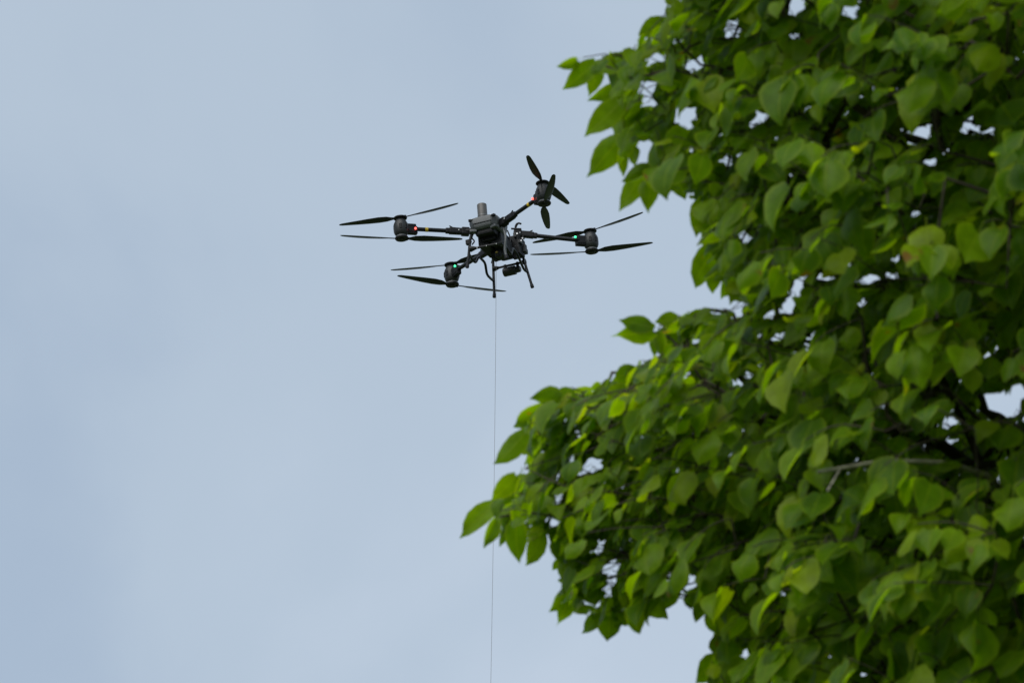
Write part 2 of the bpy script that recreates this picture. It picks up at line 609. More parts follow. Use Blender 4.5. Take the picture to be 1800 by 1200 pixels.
for key, (sx, sy) in corners.items():
    c = Vector((sx * HX, sy * HY, 0))
    T = Matrix.Translation(c)
    out = Vector((sx * HX, sy * HY, 0)).normalized()
    ang = math.atan2(out.y, out.x)
    Rz = Matrix.Rotation(ang, 3, 'Z')
    # motor pod
    bm = bmesh.new()
    add_lathe(bm, pod_prof, 32, T)
    pod = part('motor', bm, M['pod'], smooth=True, origin=c)
    for k in range(6):                                        # cooling ribs round the waist
        q = ang + R(70) + k * R(44)
        bm = bmesh.new()
        add_box(bm, c + Vector((.083 * math.cos(q), .083 * math.sin(q), -.005)), (.012, .030, .06), Matrix.Rotation(q, 3, 'Z'), .004, 1)
        sub('rib', bm, M['black'], pod)
    bm = bmesh.new()
    add_lathe(bm, [(.0515, -.108), (.060, -.107), (.061, -.099), (.0515, -.098)], 28, T)
    sub('ring', bm, M['ring'], pod, True)
    # bracket between pod and arm
    bm = bmesh.new()
    add_box(bm, c - out * .115, (.11, .075, .10), Rz, .012)
    add_box(bm, c - out * .12 + Vector((0, 0, -.02)), (.125, .060, .09), Rz, .008)
    sub('bracket', bm, M['black'], pod)
    # arm
    root = {'L': S(812, 407, Y=-.33), 'T': S(889, 388, Y=-.33), 'R': S(916, 411.5, Y=.33), 'B': S(858, 441, Y=.33)}[key]
    tip = c - out * .15
    bm = bmesh.new()
    add_tube(bm, [root.lerp(tip, -.10), tip], .0235, 18)
    arm = part('arm', bm, M['carbon'], smooth=True)
    d_ = (tip - root).normalized()
    rot = d_.to_track_quat('X', 'Z').to_matrix()
    bm = bmesh.new()
    add_box(bm, root + d_ * .05, (.19, .066, .066), rot, .012)
    add_box(bm, root - d_ * .04, (.09, .085, .085), rot, .012)
    add_box(bm, root + d_ * .16, (.05, .056, .056), rot, .012)
    add_tube(bm, [root, Vector((sx * .10, sy * .27, root.z * .4 - .03))], .034, 12)
    hinge = sub('hinge_block', bm, M['black'], arm)
    bm = bmesh.new()
    add_tube(bm, [root + d_ * .02 + Vector((0, 0, .036)), root + d_ * .10 + Vector((0, 0, .040)), root + d_ * .135 + Vector((0, 0, .062))], [.010, .009, .007], 8)
    sub('locking_lever', bm, M['black'], arm, True)
    bm = bmesh.new()
    bmesh.ops.create_uvsphere(bm, u_segments=10, v_segments=6, radius=.010)
    bmesh.ops.translate(bm, vec=root + d_ * .01 + Vector((-.005, -.045, .0)), verts=bm.verts[:])
    sub('bolt', bm, M['metal'], arm, True)
    if sy < 0:
        bm = bmesh.new()
        p0 = tip - d_ * .14
        add_tube(bm, [p0 - d_ * .016, p0 + d_ * .016], .0248, 18)
        sub('yellow_band', bm, M['yellow'], arm, True)
    # status light at the inner end of the bracket
    lp = {'L': S(731.5, 401.5, Y=-.665), 'T': S(935, 350.5, Y=-.66), 'R': S(1012, 416.5, Y=.53), 'B': S(798.5, 468.5, Y=.58)}[key]
    bm = bmesh.new()
    bmesh.ops.create_uvsphere(bm, u_segments=14, v_segments=10, radius=.0135)
    bmesh.ops.translate(bm, vec=lp, verts=bm.verts[:])
    sub('status_light', bm, M['red'] if sy < 0 else M['green'], pod, True)
    bm = bmesh.new()
    add_box(bm, lp.lerp(tip, .35) + Vector((0, 0.022, 0)), (.045, .04, .045), Rz, .008)
    sub('light_housing', bm, M['black'], pod)
    # two stacked rotors
    for lev, prof in ((1, up_hub), (-1, lo_hub)):
        bm = bmesh.new()
        add_lathe(bm, prof, 32, T)
        hub = part('rotor', bm, M['black'], smooth=True, origin=c)
        for k, (lv, (tx, ty)) in enumerate(tips[key]):
            if lv != lev:
                continue
            p = S(tx, ty, Z=PZ[lev]) - c
            q = math.atan2(p.y, p.x)
            sg = 1 if (sx * sy * lev) > 0 else -1
            b = bpy.data.objects.new('blade', BLADE[sg])
            COL.objects.link(b)
            b.parent = hub
            b.location = (0, 0, PZ[lev])
            b.rotation_euler = (0, 0, q)
            bm = bmesh.new()                                   # hinge of the folding blade
            hp = c + Vector((math.cos(q) * .058, math.sin(q) * .058, PZ[lev]))
            add_lathe(bm, [(0, -.016), (.014, -.016), (.014, .018), (0, .018)], 10, Matrix.Translation(hp))
            sub('blade_pin', bm, M['black'], hub, True)

# ---- landing gear
FY, RY = -.35, .37
legs = [
    ('front', [S(829, 411, Y=-.30), S(826.5, 424, Y=FY), S(824.5, 446, Y=FY), S(821.8, 468, Y=FY)]),
    ('front', [S(885, 401, Y=-.30), S(888.6, 417, Y=FY), S(887.5, 438, Y=FY), S(890.2, 452, Y=FY)]),
    ('rear', [S(864.5, 425, Y=.30), S(866.5, 455, Y=RY), S(867.8, 490, Y=RY), S(869, 521, Y=RY)]),
    ('rear', [S(906, 408, Y=.30), S(914.5, 435, Y=RY), S(925, 470, Y=RY), S(935.5, 503.5, Y=RY)]),
]
for kind, pts in legs:
    bm = bmesh.new()
    add_tube(bm, smooth_path(pts, 6), .0155, 12)
    lg = part('leg', bm, M['shell'] if (kind == 'front' and pts[0].x > 0) else M['carbon'], smooth=True)
    bm = bmesh.new()
    e_ = pts[-1]
    d_ = (pts[-1] - pts[-2]).normalized()
    add_tube(bm, [e_ - d_ * .03, e_ - d_ * .012, e_ + d_ * .012, e_ + d_ * .018], [.0175, .021, .021, .012], 12)
    sub('foot_cap', bm, M['black'], lg, True)
for pts in ([S(827.5, 437.5, Y=FY), S(884.5, 426.5, Y=FY)], [S(867, 473, Y=RY), S(924, 460, Y=RY)]):
    bm = bmesh.new()
    add_tube(bm, pts, .013, 10)
    for p, q in (pts, pts[::-1]):                              # gusset clamps
        d_ = (q - p).normalized()
        add_tube(bm, [p, p + d_ * .035, p + d_ * .07], [.036, .026, .014], 10)
    part('crossbar', bm, M['carbon'], smooth=True)
for dx in (-.13, -.02, .10, .16):
    bm = bmesh.new()
    bmesh.ops.create_uvsphere(bm, u_segments=10, v_segments=6, radius=.008)
    p = S(858 + dx * 145, 431.5 - dx * 30, Y=FY - .014)
    bmesh.ops.translate(bm, vec=p, verts=bm.verts[:])
    part('crossbar_bolt', bm, M['metal'], smooth=True)
for path in ([(825.5, 447), (828.5, 453.5), (836, 460.5), (841.6, 451.8), (846.7, 455.7), (852.6, 463.5), (855.9, 481), (861.4, 488.7), (867, 493.5)],
             [(887.5, 430), (890.7, 435.5), (898, 445.6), (900.8, 437), (906, 442), (912, 453), (915.5, 461), (921, 473), (928, 478.8)]):
    n_ = len(path)
    pts = [S(x, y, Y=FY + (RY - FY) * i / (n_ - 1)) for i, (x, y) in enumerate(path)]
    bm = bmesh.new()
    add_tube(bm, smooth_path(pts, 6), .0145, 10)
    part('side_brace', bm, M['carbon'], smooth=True)
for (px, py, Y) in ((823.5, 426, FY), (923.5, 442.5, RY + .01), (906.5, 451, .2)):
    bm = bmesh.new()
    p = S(px, py, Y=Y)
    add_box(bm, p, (.052, .045, .058), None, .007)
    add_box(bm, p + Vector((.028 if px > 870 else .025, 0, 0)) * (-1 if px > 870 else 1), (.03, .02, .02), None, .003)
    part('radar_box', bm, M['black'])
# drum-shaped spotlight canister slung from the rear crossbar
a, b = S(885.5, 479.5, Y=RY), S(915, 472.5, Y=RY)
ax = (b - a).normalized()
mt = Matrix.Translation(a) @ ax.to_track_quat('Z', 'X').to_matrix().to_4x4()
Lc = (b - a).length
bm = bmesh.new()
add_lathe(bm, [(0, 0), (.044, 0), (.050, .006), (.051, .02), (.051, Lc * .70), (.046, Lc * .72)], 28, mt)
add_lathe(bm, [(.046, Lc * .72), (.036, Lc * .74), (.036, Lc * .96), (.030, Lc), (0, Lc)], 28, mt)
lamp = part('canister', bm, M['pod'], smooth=True)
bm = bmesh.new()
for t_ in (.12, .85):
    p = a.lerp(b, t_)
    add_box(bm, p + Vector((0, 0, .055)), (.03, .03, .07), None, .005)
sub('bracket', bm, M['black'], lamp)
# loose cables on the body
for pts in ([S(833, 409, Y=-.33), S(830, 418, Y=-.34), S(834, 424, Y=-.34), S(830, 430, Y=-.35)],
            [S(892, 405, Y=.1), S(897, 420, Y=.08), S(893, 436, Y=0.0), S(882, 440, Y=-.05)],
            [S(868, 449, Y=.0), S(866, 455, Y=.1), S(864, 462, Y=.25)]):
    bm = bmesh.new()
    add_tube(bm, smooth_path(pts, 6), .008, 8)
    part('cable', bm, M['black'], smooth=True)

# ------------------------------------------------------------------ tether: from the winch to the ground, bowed a little by the wind
bm = bmesh.new()
t0 = DM @ S(872.2, 449, Y=.03)
pts = []
for i in range(41):
    f = i / 40
    z = t0.z * (1 - f)
    drift = -.075 * (f / .30) ** 1.6 if f < .30 else -.075 - (f - .30) * .40
    pts.append(Vector((t0.x + drift, t0.y + .1 * f, z)))
add_tube(bm, pts, .0023, 6)
teth = from_bm('tether_cable', bm, M['cable'], None, True)
tag(teth, 'thin grey tether cable hanging straight down from the drone', 'cable')

# ================================================================== THE TREE
TREE_BASE = Vector((2.05, 8.95, 0))
tree = bpy.data.objects.new('linden_tree', None)
COL.objects.link(tree)
tree.location = TREE_BASE
tag(tree, 'leafy green broadleaf tree with dark limbs and drooping heart-shaped leaves', 'tree')
TB = np.array(TREE_BASE)

# outline of the leafy mass in the photograph (the edge leaves below reach beyond it)
POLY = np.array([(1185, -160), (1178, 20), (1160, 45), (1128, 62), (1112, 95), (1080, 100), (1052, 106), (1040, 120), (1062, 150), (1085, 175), (1070, 200), (1095, 235),
                 (1085, 260), (1110, 290), (1120, 310), (1150, 330), (1205, 335), (1228, 360), (1228, 420), (1235, 445), (1235, 480), (1270, 510), (1330, 525),
                 (1290, 548), (1235, 548), (1200, 556), (1160, 575), (1150, 590), (1165, 625), (1120, 642), (1080, 662), (1030, 688), (965, 692), (930, 715), (920, 745),
                 (920, 775), (912, 830), (885, 862), (868, 885), (870, 915), (890, 930), (925, 945), (965, 950), (988, 965), (985, 1000), (985, 1045),
                 (1012, 1068), (1050, 1090), (1085, 1100), (1118, 1090), (1150, 1070), (1165, 1058), (1188, 1025), (1215, 1060), (1250, 1085), (1262, 1115), (1255, 1145),
                 (1235, 1175), (1262, 1230), (1290, 1420), (2300, 1420), (2300, -160)], float)
# patches of sky seen through the crown: x, y, half-width, half-height
GAPS = np.array([(1150, 102, 13, 12), (1190, 72, 5, 7), (1221, 112, 13, 14), (1284, 50, 8, 18), (1137, 152, 10, 16), (1205, 205, 16, 22), (1140, 182, 12, 8),
                 (1270, 283, 9, 9), (1330, 203, 11, 12), (1316, 220, 6, 6), (1296, 275, 7, 9), (1490, 22, 11, 13), (1396, 10, 12, 14), (1390, 62, 9, 6),
                 (1605, 235, 26, 16), (1703, 222, 9, 16), (1735, 230, 14, 10), (1636, 283, 9, 11), (1660, 270, 7, 7), (1524, 369, 7, 5), (1305, 412, 9, 12),
                 (1280, 407, 5, 8), (1400, 505, 10, 18), (1445, 488, 12, 8), (1382, 540, 13, 12), (1350, 547, 7, 13), (1364, 587, 8, 14), (1292, 552, 9, 9),
                 (1320, 652, 12, 10), (1296, 670, 5, 6), (1220, 600, 8, 6), (1340, 750, 6, 5), (1332, 588, 8, 4), (1752, 715, 34, 21), (1735, 690, 18, 10),
                 (1785, 690, 14, 16), (1670, 742, 15, 10), (1668, 775, 12, 7), (1525, 488, 20, 12), (1510, 533, 5, 11), (1569, 480, 8, 8), (1572, 453, 12, 8),
                 (1748, 612, 6, 11), (1040, 815, 14, 15), (1092, 858, 8, 8), (975, 755, 8, 7), (1008, 757, 6, 6), (977, 870, 7, 11), (968, 918, 12, 7),
                 (1055, 960, 6, 12), (1035, 966, 8, 5), (1075, 1000, 9, 12), (1121, 895, 5, 13), (1085, 790, 5, 5), (1075, 1030, 9, 18), (1212, 1025, 6, 12),
                 (1306, 1148, 9, 10), (1294, 923, 6, 6), (1270, 930, 6, 6), (1340, 966, 5, 6), (1514, 1183, 6, 5), (1728, 45, 5, 5), (1750, 135, 8, 6),
                 (1448, 245, 8, 7), (1420, 190, 6, 6), (1405, 295, 7, 7), (1120, 300, 6, 14), (928, 828, 6, 6), (1300, 590, 5, 5), (955, 790, 5, 6),
                 (1790, 100, 5, 10), (1520, 298, 6, 5), (1610, 372, 9, 6), (1650, 1185, 6, 6),
                 (1062, 238, 13, 8), (1131, 266, 13, 24), (1055, 142, 8, 16), (908, 812, 13, 15), (1046, 1053, 11, 11), (1163, 606, 6, 14), (1262, 512, 9, 16), (1232, 506, 8, 13)], float)


def in_poly(x, y, poly=POLY):
    x, y = np.asarray(x, float)[..., None], np.asarray(y, float)[..., None]
    xi, yi = poly[:, 0], poly[:, 1]
    xj, yj = np.roll(xi, 1), np.roll(yi, 1)
    dy = np.where(yi == yj, 1e-9, yj - yi)
    hit = ((yi > y) != (yj > y)) & (x < (xj - xi) * (y - yi) / dy + xi)
    return hit.sum(-1) % 2 == 1


def in_gap(x, y, infl=0.0):
    x, y = np.asarray(x)[..., None], np.asarray(y)[..., None]
    return ((((x - GAPS[:, 0]) / (GAPS[:, 2] * 1.1 + infl)) ** 2 + ((y - GAPS[:, 1]) / (GAPS[:, 3] * 1.1 + infl)) ** 2) < 1).any(-1)


# wood that stays in view: line in the photograph and distance of that wood
BARE = [((1438, 829), (1545, 812), 8.2), ((1620, 811), (1728, 833), 8.3), ((1478, 823), (1455, 862), 8.15),
        ((1748, 850), (1690, 730), 9.3), ((1690, 730), (1655, 660), 9.3), ((1735, 838), (1690, 805), 9.25), ((1690, 805), (1620, 770), 9.2), ((1620, 770), (1545, 748), 9.15),
        ((1800, 766), (1730, 803), 9.6), ((1290, 122), (1245, 116), 9.2), ((1245, 116), (1200, 84), 9.25), ((1640, 215), (1575, 240), 9.15), ((1225, 655), (1275, 695), 9.2),
        ((1490, 170), (1455, 265), 9.25)]
BARE_PTS = np.array([(a[0] + (b[0] - a[0]) * k / 7, a[1] + (b[1] - a[1]) * k / 7, d) for a, b, d in BARE for k in range(8)])


def in_front(lf, tol=7.0):
    px, py, d = proj_np(leaf_pts(lf))
    q = BARE_PTS[(np.abs(BARE_PTS[:, 0] - px[6]) < 130) & (np.abs(BARE_PTS[:, 1] - py[6]) < 130) & (BARE_PTS[:, 2] > d.mean() - .01)]
    if not len(q):
        return False
    return bool((np.hypot(px[:, None] - q[:, 0], py[:, None] - q[:, 1]) < tol).any())


def nrm(v):
    return v / (np.linalg.norm(v, axis=-1, keepdims=True) + 1e-9)


# ---- leaf shape: heart-shaped, folded along the midrib, tip bent down; x along, y across, z the upper side
US = np.array([0, .09, .27, .48, .70, .87, 1.0])
HW = np.array([.20, .40, .495, .46, .305, .105, 0.0])


def leaf_template(curl, fold, wave, ph, twist, skew):
    vv, uu = [], []
    for i, (u, h) in enumerate(zip(US, HW)):
        # the midrib bends down along an arc, more towards the tip
        th = curl * 1.5 * u * u
        mx, mz = u * (1 - th * th * .10), -curl * .62 * u ** 2.4
        tw = twist * u
        if i == len(US) - 1:
            vv.append((mx, skew * .06, mz))
            uu.append((u, .5))
            continue
        for c in (-1, -.52, 0, .52, 1):
            y = h * c * (1 - .22 * abs(fold)) * (1 + .06 * skew * c)
            z = fold * abs(c) ** 1.5 * h + wave * .065 * math.sin(6.0 * u + ph + (1.7 if c > 0 else 0)) * abs(c)
            y, z = y * math.cos(tw) - z * math.sin(tw), y * math.sin(tw) + z * math.cos(tw)
            back = -.08 * abs(c) if i == 0 else .012 * math.sin(9 * ph + 11 * u) * abs(c)
            vv.append((mx + back + z * math.sin(th) * .8, y + skew * .06 * u * u, mz + z * math.cos(th)))
            uu.append((u, .5 + .5 * c))
    ff = []
    for i in range(len(US) - 2):
        for k in range(4):
            a = i * 5 + k
            ff.append((a, a + 5, a + 6, a + 1))
    tipi = (len(US) - 1) * 5
    i = len(US) - 2
    for k in range(4):
        a = i * 5 + k
        ff.append((a, tipi, a + 1))
    # petiole: a thin three-sided stalk behind the base
    b0 = len(vv)
    for (x, z) in ((0.02, 0.0), (-.34, .07)):
        for q in range(3):
            a = 2 * math.pi * q / 3
            vv.append((x, .012 * math.cos(a), z + .012 * math.sin(a)))
            uu.append((0.0, .5))
    for q in range(3):
        q2 = (q + 1) % 3
        ff.append((b0 + q, b0 + 3 + q, b0 + 3 + q2, b0 + q2))
    return np.array(vv), np.array(uu), ff


NVAR = 40
TEMPL = []
for i in range(NVAR):
    TEMPL.append(leaf_template(rng.uniform(.05, .85), rng.uniform(-.62, .45), rng.uniform(-1.5, 1.5), rng.uniform(0, 6), rng.normal(0, .35), rng.uniform(-1, 1)))
FACES = TEMPL[0][2]
NV = len(TEMPL[0][0])

# ---- shoots -----------------------------------------------------------
leaves = []      # base (petiole foot), tip direction, normal, length, width factor, variant, tone
shoots = []      # (base point, list of node points)


def frame_depth(x, y):
    s = np.clip((x - 850) / 1000, 0, 1)
    s = s * s * (3 - 2 * s)
    nv = mnoise.noise(Vector((x / 170.0, y / 95.0, 3.3))) + .6 * mnoise.noise(Vector((x / 80.0, y / 48.0, 9.1)))
    front = 9.25 - 1.35 * s + (.25 + .2 * s) * nv
    thick = .35 + 1.9 * s
    return front, thick


def make_shoot(base, outward, n_leaf, length, size, droop, lr):
    d = nrm(outward * lr.uniform(.7, 1.0) + np.array([0, 0, lr.uniform(-.35, .30)]) + lr.normal(0, .25, 3))
    side = nrm(np.cross(d, [0, 0, 1.0]))
    nodes = [base]
    p = base.copy()
    sh = []
    tone0 = lr.uniform(.05, .80)
    for k in range(n_leaf):
        p = p + d * (length / n_leaf)
        d = nrm(d + np.array([0, 0, -.10]) + lr.normal(0, .08, 3))
        nodes.append(p.copy())
        sg = 1 if k % 2 else -1
        last = k == n_leaf - 1
        t = nrm(d * (lr.uniform(.3, .9) if not last else 1.0) + side * sg * (0 if last else lr.uniform(.35, .95)) + np.array([-.28, 0, -droop * lr.uniform(.5, 1.35)]) + lr.normal(0, .14, 3))
        up = np.array([0, 0, 1.0]) * .8 + outward * lr.uniform(.2, .9) + lr.normal(0, .26, 3)
        n = nrm(up - t * (up @ t))
        L = size * lr.uniform(.55, 1.25) * (1.0 if k > 0 else .75)
        sh.append([p.copy(), t, n, L, lr.uniform(.80, 1.12), int(lr.integers(NVAR)), float(np.clip(tone0 + lr.normal(0, .2), 0, 1))])
    return nodes, sh


def leaf_pts(lf):
    p, t, n, L = lf[0], lf[1], lf[2], lf[3]
    s = np.cross(n, t)
    b = p + t * L * .34
    w = L * lf[4] * .44
    return np.array([b, b + t * L * .3 + s * w, b + t * L * .3 - s * w, b + t * L * .65 + s * w * .7, b + t * L * .65 - s * w * .7, b + t * L * .92, b + t * L * .45, b + t * L * .2, b + t * L * .75,
                     b + t * L * .12 + s * w * .8, b + t * L * .12 - s * w * .8, b + t * L * .47 + s * w * .9, b + t * L * .47 - s * w * .9,
                     b + t * L * .35 + s * w * .5, b + t * L * .35 - s * w * .5, b + t * L * .82 + s * w * .35, b + t * L * .82 - s * w * .35])


IN_PTS = [0, 6, 7, 8]        # points that must lie inside the outline; a tip may stick out


def outward_at(p):
    v = p - TB
    v = np.array([v[0], v[1], 0])
    return nrm(v)


# (a) the part of the crown seen in the photograph
N_IN = 1450
cnt = 0
tries = 0
while cnt < N_IN and tries < 20000:
    tries += 1
    x, y = rng.uniform(830, 2050), rng.uniform(-140, 1360)
    if not in_poly(np.array([x]), np.array([y]))[0]:
        continue
    f, th = frame_depth(x, y)
    d = f + th * rng.random() ** 1.4
    base = np.array(unproj(x, y, d))
    ow = outward_at(base)
    nodes, sh = make_shoot(base, ow, int(rng.integers(4, 7)), rng.uniform(.11, .22), rng.uniform(.056, .078) * (1 + .10 * np.clip((x - 1150) / 450, 0, 1)), 1.15, rng)
    keep = []
    for lf in sh:
        px, py, _ = proj_np(leaf_pts(lf))
        if in_poly(px[IN_PTS], py[IN_PTS]).all() and not in_gap(px, py, 1.5).any() and not in_front(lf):
            keep.append(lf)
    if not keep:
        continue
    if len(keep) < len(sh):      # cut the twig after its last kept leaf
        lastk = max(i for i, lf in enumerate(sh) if any(lf is q for q in keep))
        nodes = nodes[:lastk + 2]
    if in_gap(*proj_np(np.array(nodes))[:2], -1).any():
        continue
    shoots.append(nodes)
    leaves += keep
    cnt += 1

# (b) single leaves along the outline: foot of the blade, tip, width in photo pixels, distance offset
EDGE = [(1014, 106, 979, 121, 22), (1046, 112, 990, 163, 30), (1053, 118, 1036, 172, 26), (1077, 122, 1078, 86, 11), (1105, 158, 1030, 177, 26), (1092, 180, 1026, 246, 42),
        (1088, 245, 1033, 314, 42), (1092, 262, 1095, 312, 22), (1112, 258, 1114, 297, 18), (1150, 296, 1090, 326, 24), (1128, 308, 1087, 372, 32), (1142, 318, 1142, 374, 36),
        (1160, 308, 1172, 352, 30), (1188, 306, 1206, 352, 34), (1240, 352, 1221, 428, 44), (1262, 432, 1196, 513, 44), (1258, 470, 1249, 518, 26), (1292, 478, 1268, 532, 34),
        (1172, 38, 1118, 76, 38), (1186, 26, 1232, 14, 26), (1175, 30, 1176, 4, 9), (1062, 118, 1100, 92, 26), (1110, 100, 1060, 116, 26),
        (1148, 583, 1072, 592, 44), (1156, 590, 1152, 629, 24), (1240, 556, 1203, 553, 26), (1172, 578, 1186, 622, 30), (1180, 575, 1152, 600, 22),
        (962, 716, 893, 753, 32), (985, 702, 926, 708, 42), (1010, 690, 968, 696, 26), (922, 762, 873, 823, 32), (907, 838, 864, 884, 34), (868, 888, 797, 945, 38),
        (872, 914, 848, 966, 28), (907, 918, 906, 989, 40), (892, 925, 876, 962, 18), (952, 932, 934, 998, 22), (1002, 1040, 962, 1076, 30), (1006, 1044, 976, 1101, 34),
        (1062, 1080, 1016, 1111, 30), (1072, 1084, 1067, 1139, 38), (1084, 1080, 1104, 1103, 26), (1112, 1066, 1122, 1113, 36), (1138, 1046, 1180, 1089, 44),
        (1026, 1020, 1042, 1072, 32), (986, 984, 970, 1002, 14), (1266, 1158, 1207, 1192, 44), (1232, 1060, 1222, 1092, 26), (1252, 1075, 1258, 1118, 30),
        (1050, 975, 1030, 1030, 36), (1000, 940, 985, 975, 26), (1115, 650, 1075, 668, 30), (905, 870, 872, 885, 24), (1205, 1010, 1198, 1040, 18), (1142, 574, 1088, 562, 30), (1178, 574, 1140, 592, 26), (1160, 584, 1166, 634, 24), (1190, 560, 1150, 566, 26)]
edge_nodes = []
for (bx, by, tx, ty, w) in EDGE:
    d = 9.25 + rng.uniform(-.12, .25)
    b0 = np.array(unproj(bx, by, d))
    tilt = rng.uniform(-.35, .45)
    lpx = math.hypot(tx - bx, ty - by)
    tp = np.array(unproj(tx, ty, d - tilt * lpx / FPX * d))
    t = tp - b0
    L = float(np.linalg.norm(t))
    t = t / L
    toc = nrm(_C - b0)
    s0 = nrm(np.cross(toc, t))
    n = nrm(np.cross(t, s0))
    # turn the blade about its midrib so that its upper side looks partly to the sky
    a = rng.uniform(-.45, .45)
    n = nrm(n * math.cos(a) + s0 * math.sin(a))
    if n[2] < 0 and rng.random() < .6:
        n = -n
    wf = float(np.clip(w / FPX * d / (L * .88 * max(.6, math.cos(a))), .5, 1.25))
    foot = b0 - t * L * .34
    leaves.append([foot, t, n, L, wf, int(rng.integers(NVAR)), float(rng.uniform(.25, .8))])
    edge_nodes.append(foot)

# (b2) leaves that close the accidental holes: the crown is dense apart from the patches of sky above
CW, CH = 600, 400


def leaf_outline(lf):
    p, t, n, L, w = lf[0], lf[1], lf[2], lf[3], lf[4]
    s_ = np.cross(n, t)
    b = p + t * L * .34
    return np.array([b, b + t * L * .12 + s_ * L * w * .36, b + t * L * .3 + s_ * L * w * .45, b + t * L * .65 + s_ * L * w * .3, b + t * L,
                     b + t * L * .65 - s_ * L * w * .3, b + t * L * .3 - s_ * L * w * .45, b + t * L * .12 - s_ * L * w * .36])


def paint(lf, cov):
    """cover the leaf's footprint on the coarse raster, return the number of newly covered cells"""
    px, py, _ = proj_np(leaf_outline(lf))
    px, py = px / 3, py / 3
    x0, x1 = max(0, int(px.min())), min(CW, int(px.max()) + 2)
    y0, y1 = max(0, int(py.min())), min(CH, int(py.max()) + 2)
    if x1 <= x0 or y1 <= y0:
        return 0
    gx, gy = np.meshgrid(np.arange(x0, x1) + .5, np.arange(y0, y1) + .5)
    msk = in_poly(gx, gy, np.stack([px, py], 1))
    new = int((msk & ~cov[y0:y1, x0:x1]).sum())
    cov[y0:y1, x0:x1] |= msk
    return new


cov = np.zeros((CH, CW), bool)
for lf in leaves:
    paint(lf, cov)
gx, gy = np.meshgrid(np.arange(CW) * 3 + 1.5, np.arange(CH) * 3 + 1.5)
want = in_poly(gx, gy)
want[want] &= ~in_gap(gx[want], gy[want], 3.5)
n_fill = 0
for rnd in range(9):
    hy, hx = np.nonzero(want & ~cov)
    for k in rng.permutation(len(hx))[:700]:
        if cov[hy[k], hx[k]]:
            continue
        x, y = hx[k] * 3 + rng.uniform(0, 3), hy[k] * 3 + rng.uniform(0, 3)
        f, th = frame_depth(x, y)
        d = f + th * rng.uniform(.05, .7)
        for att in range(4):
            if att > 1 and len(BARE_PTS) and np.hypot(BARE_PTS[:, 0] - x, BARE_PTS[:, 1] - y).min() < 60:
                d = rng.uniform(9.4, 9.9)
            c = np.array(unproj(x, y, d))
            ow = outward_at(c)
            t = nrm(ow * rng.uniform(.2, .9) + np.array([-.28, 0, -rng.uniform(.5, 1.3)]) + rng.normal(0, .33, 3))
            upv = np.array([0, 0, .8]) + ow * rng.uniform(.1, .9) + rng.normal(0, .33, 3) + nrm(_C - c) * .4
            n = nrm(upv - t * (upv @ t))
            L = rng.uniform(.050, .076) * (.72 if att > 1 else 1.0)
            lf = [c - t * L * .34 - t * L * rng.uniform(.2, .6), t, n, L, rng.uniform(.8, 1.08), int(rng.integers(NVAR)), float(np.clip(rng.normal(.45, .25), 0, 1))]
            px, py, _ = proj_np(leaf_pts(lf))
            if in_poly(px[IN_PTS], py[IN_PTS]).all() and not in_gap(px, py, 1.5).any() and not in_front(lf):
                paint(lf, cov)
                leaves.append(lf)
                edge_nodes.append(lf[0])
                n_fill += 1
                break
print('filled', n_fill, 'open cells', int((want & ~cov).sum()), 'of', int(want.sum()))

# (c) the rest of the crown, outside the frame
CC = np.array([2.05, 8.95, 5.9])
CR = np.array([2.05, 2.05, 3.0])
cnt = 0
while cnt < 5400:
    near = cnt < 3200                    # as dense just outside the frame as inside it
    if near:
        x, y = rng.uniform(1050, 2950), rng.uniform(-800, 2000)
        if x < 1990 and -120 < y < 1340 or not (x > 1990 or in_poly(x, np.clip(y, -150, 1400))):
            continue
        f, th = frame_depth(x, y)
        p = np.array(unproj(x, y, f + th * rng.random() ** 1.3))
        v = (p - CC) / CR
        if v @ v > 1.12:
            continue
    else:
        v = nrm(rng.normal(0, 1, 3))
        r = 1 - .55 * rng.random() ** 1.8
        p = CC + v * CR * r * (1 + .10 * mnoise.noise(Vector(v * 2.3)))
        x, y, d = proj_np(p)
        if -200 < x < 2010 and -110 < y < 1330:
            continue
    nodes, sh = make_shoot(p, nrm(outward_at(p) + np.array([0, 0, max(0, v[2]) * .6])), int(rng.integers(4, 7)), rng.uniform(.13, .25), rng.uniform(.060, .085), .7, rng)
    ok = True
    allp = np.concatenate([leaf_pts(lf) for lf in sh])
    px, py, _ = proj_np(allp)
    inside = (px > -20) & (px < 1820) & (py > -20) & (py < 1220)
    if inside.any() and (~in_poly(px[inside], py[inside]) | in_gap(px[inside], py[inside], 1.5)).any():
        continue
    shoots.append(nodes)
    leaves += sh
    cnt += 1

# ---- limbs: traced ones first, then every shoot is joined to the nearest wood further in
node_p, node_par = [], []


def add_node(p, par):
    node_p.append(np.array(p, float))
    node_par.append(par)
    return len(node_p) - 1


prev = -1
trunk_ids = []
for i in range(46):
    z = i * .18
    prev = add_node(TB + np.array([.06 * math.sin(z * .9), .05 * math.cos(z * 1.3) - .05, z]), prev)
    trunk_ids.append(prev)


def trunk_at(z):
    return trunk_ids[int(np.clip(round(z / .18), 0, 45))]


def limb(start, pts, wob=.02):
    prv = start
    P = [Vector(node_p[start])] + [unproj(*p) if not isinstance(p, Vector) else p for p in pts]
    ids = []
    for q in smooth_path(P, 4)[1:]:
        prv = add_node(np.array(q) + rng.normal(0, wob * .25, 3), prv)
        ids.append(prv)
    return ids


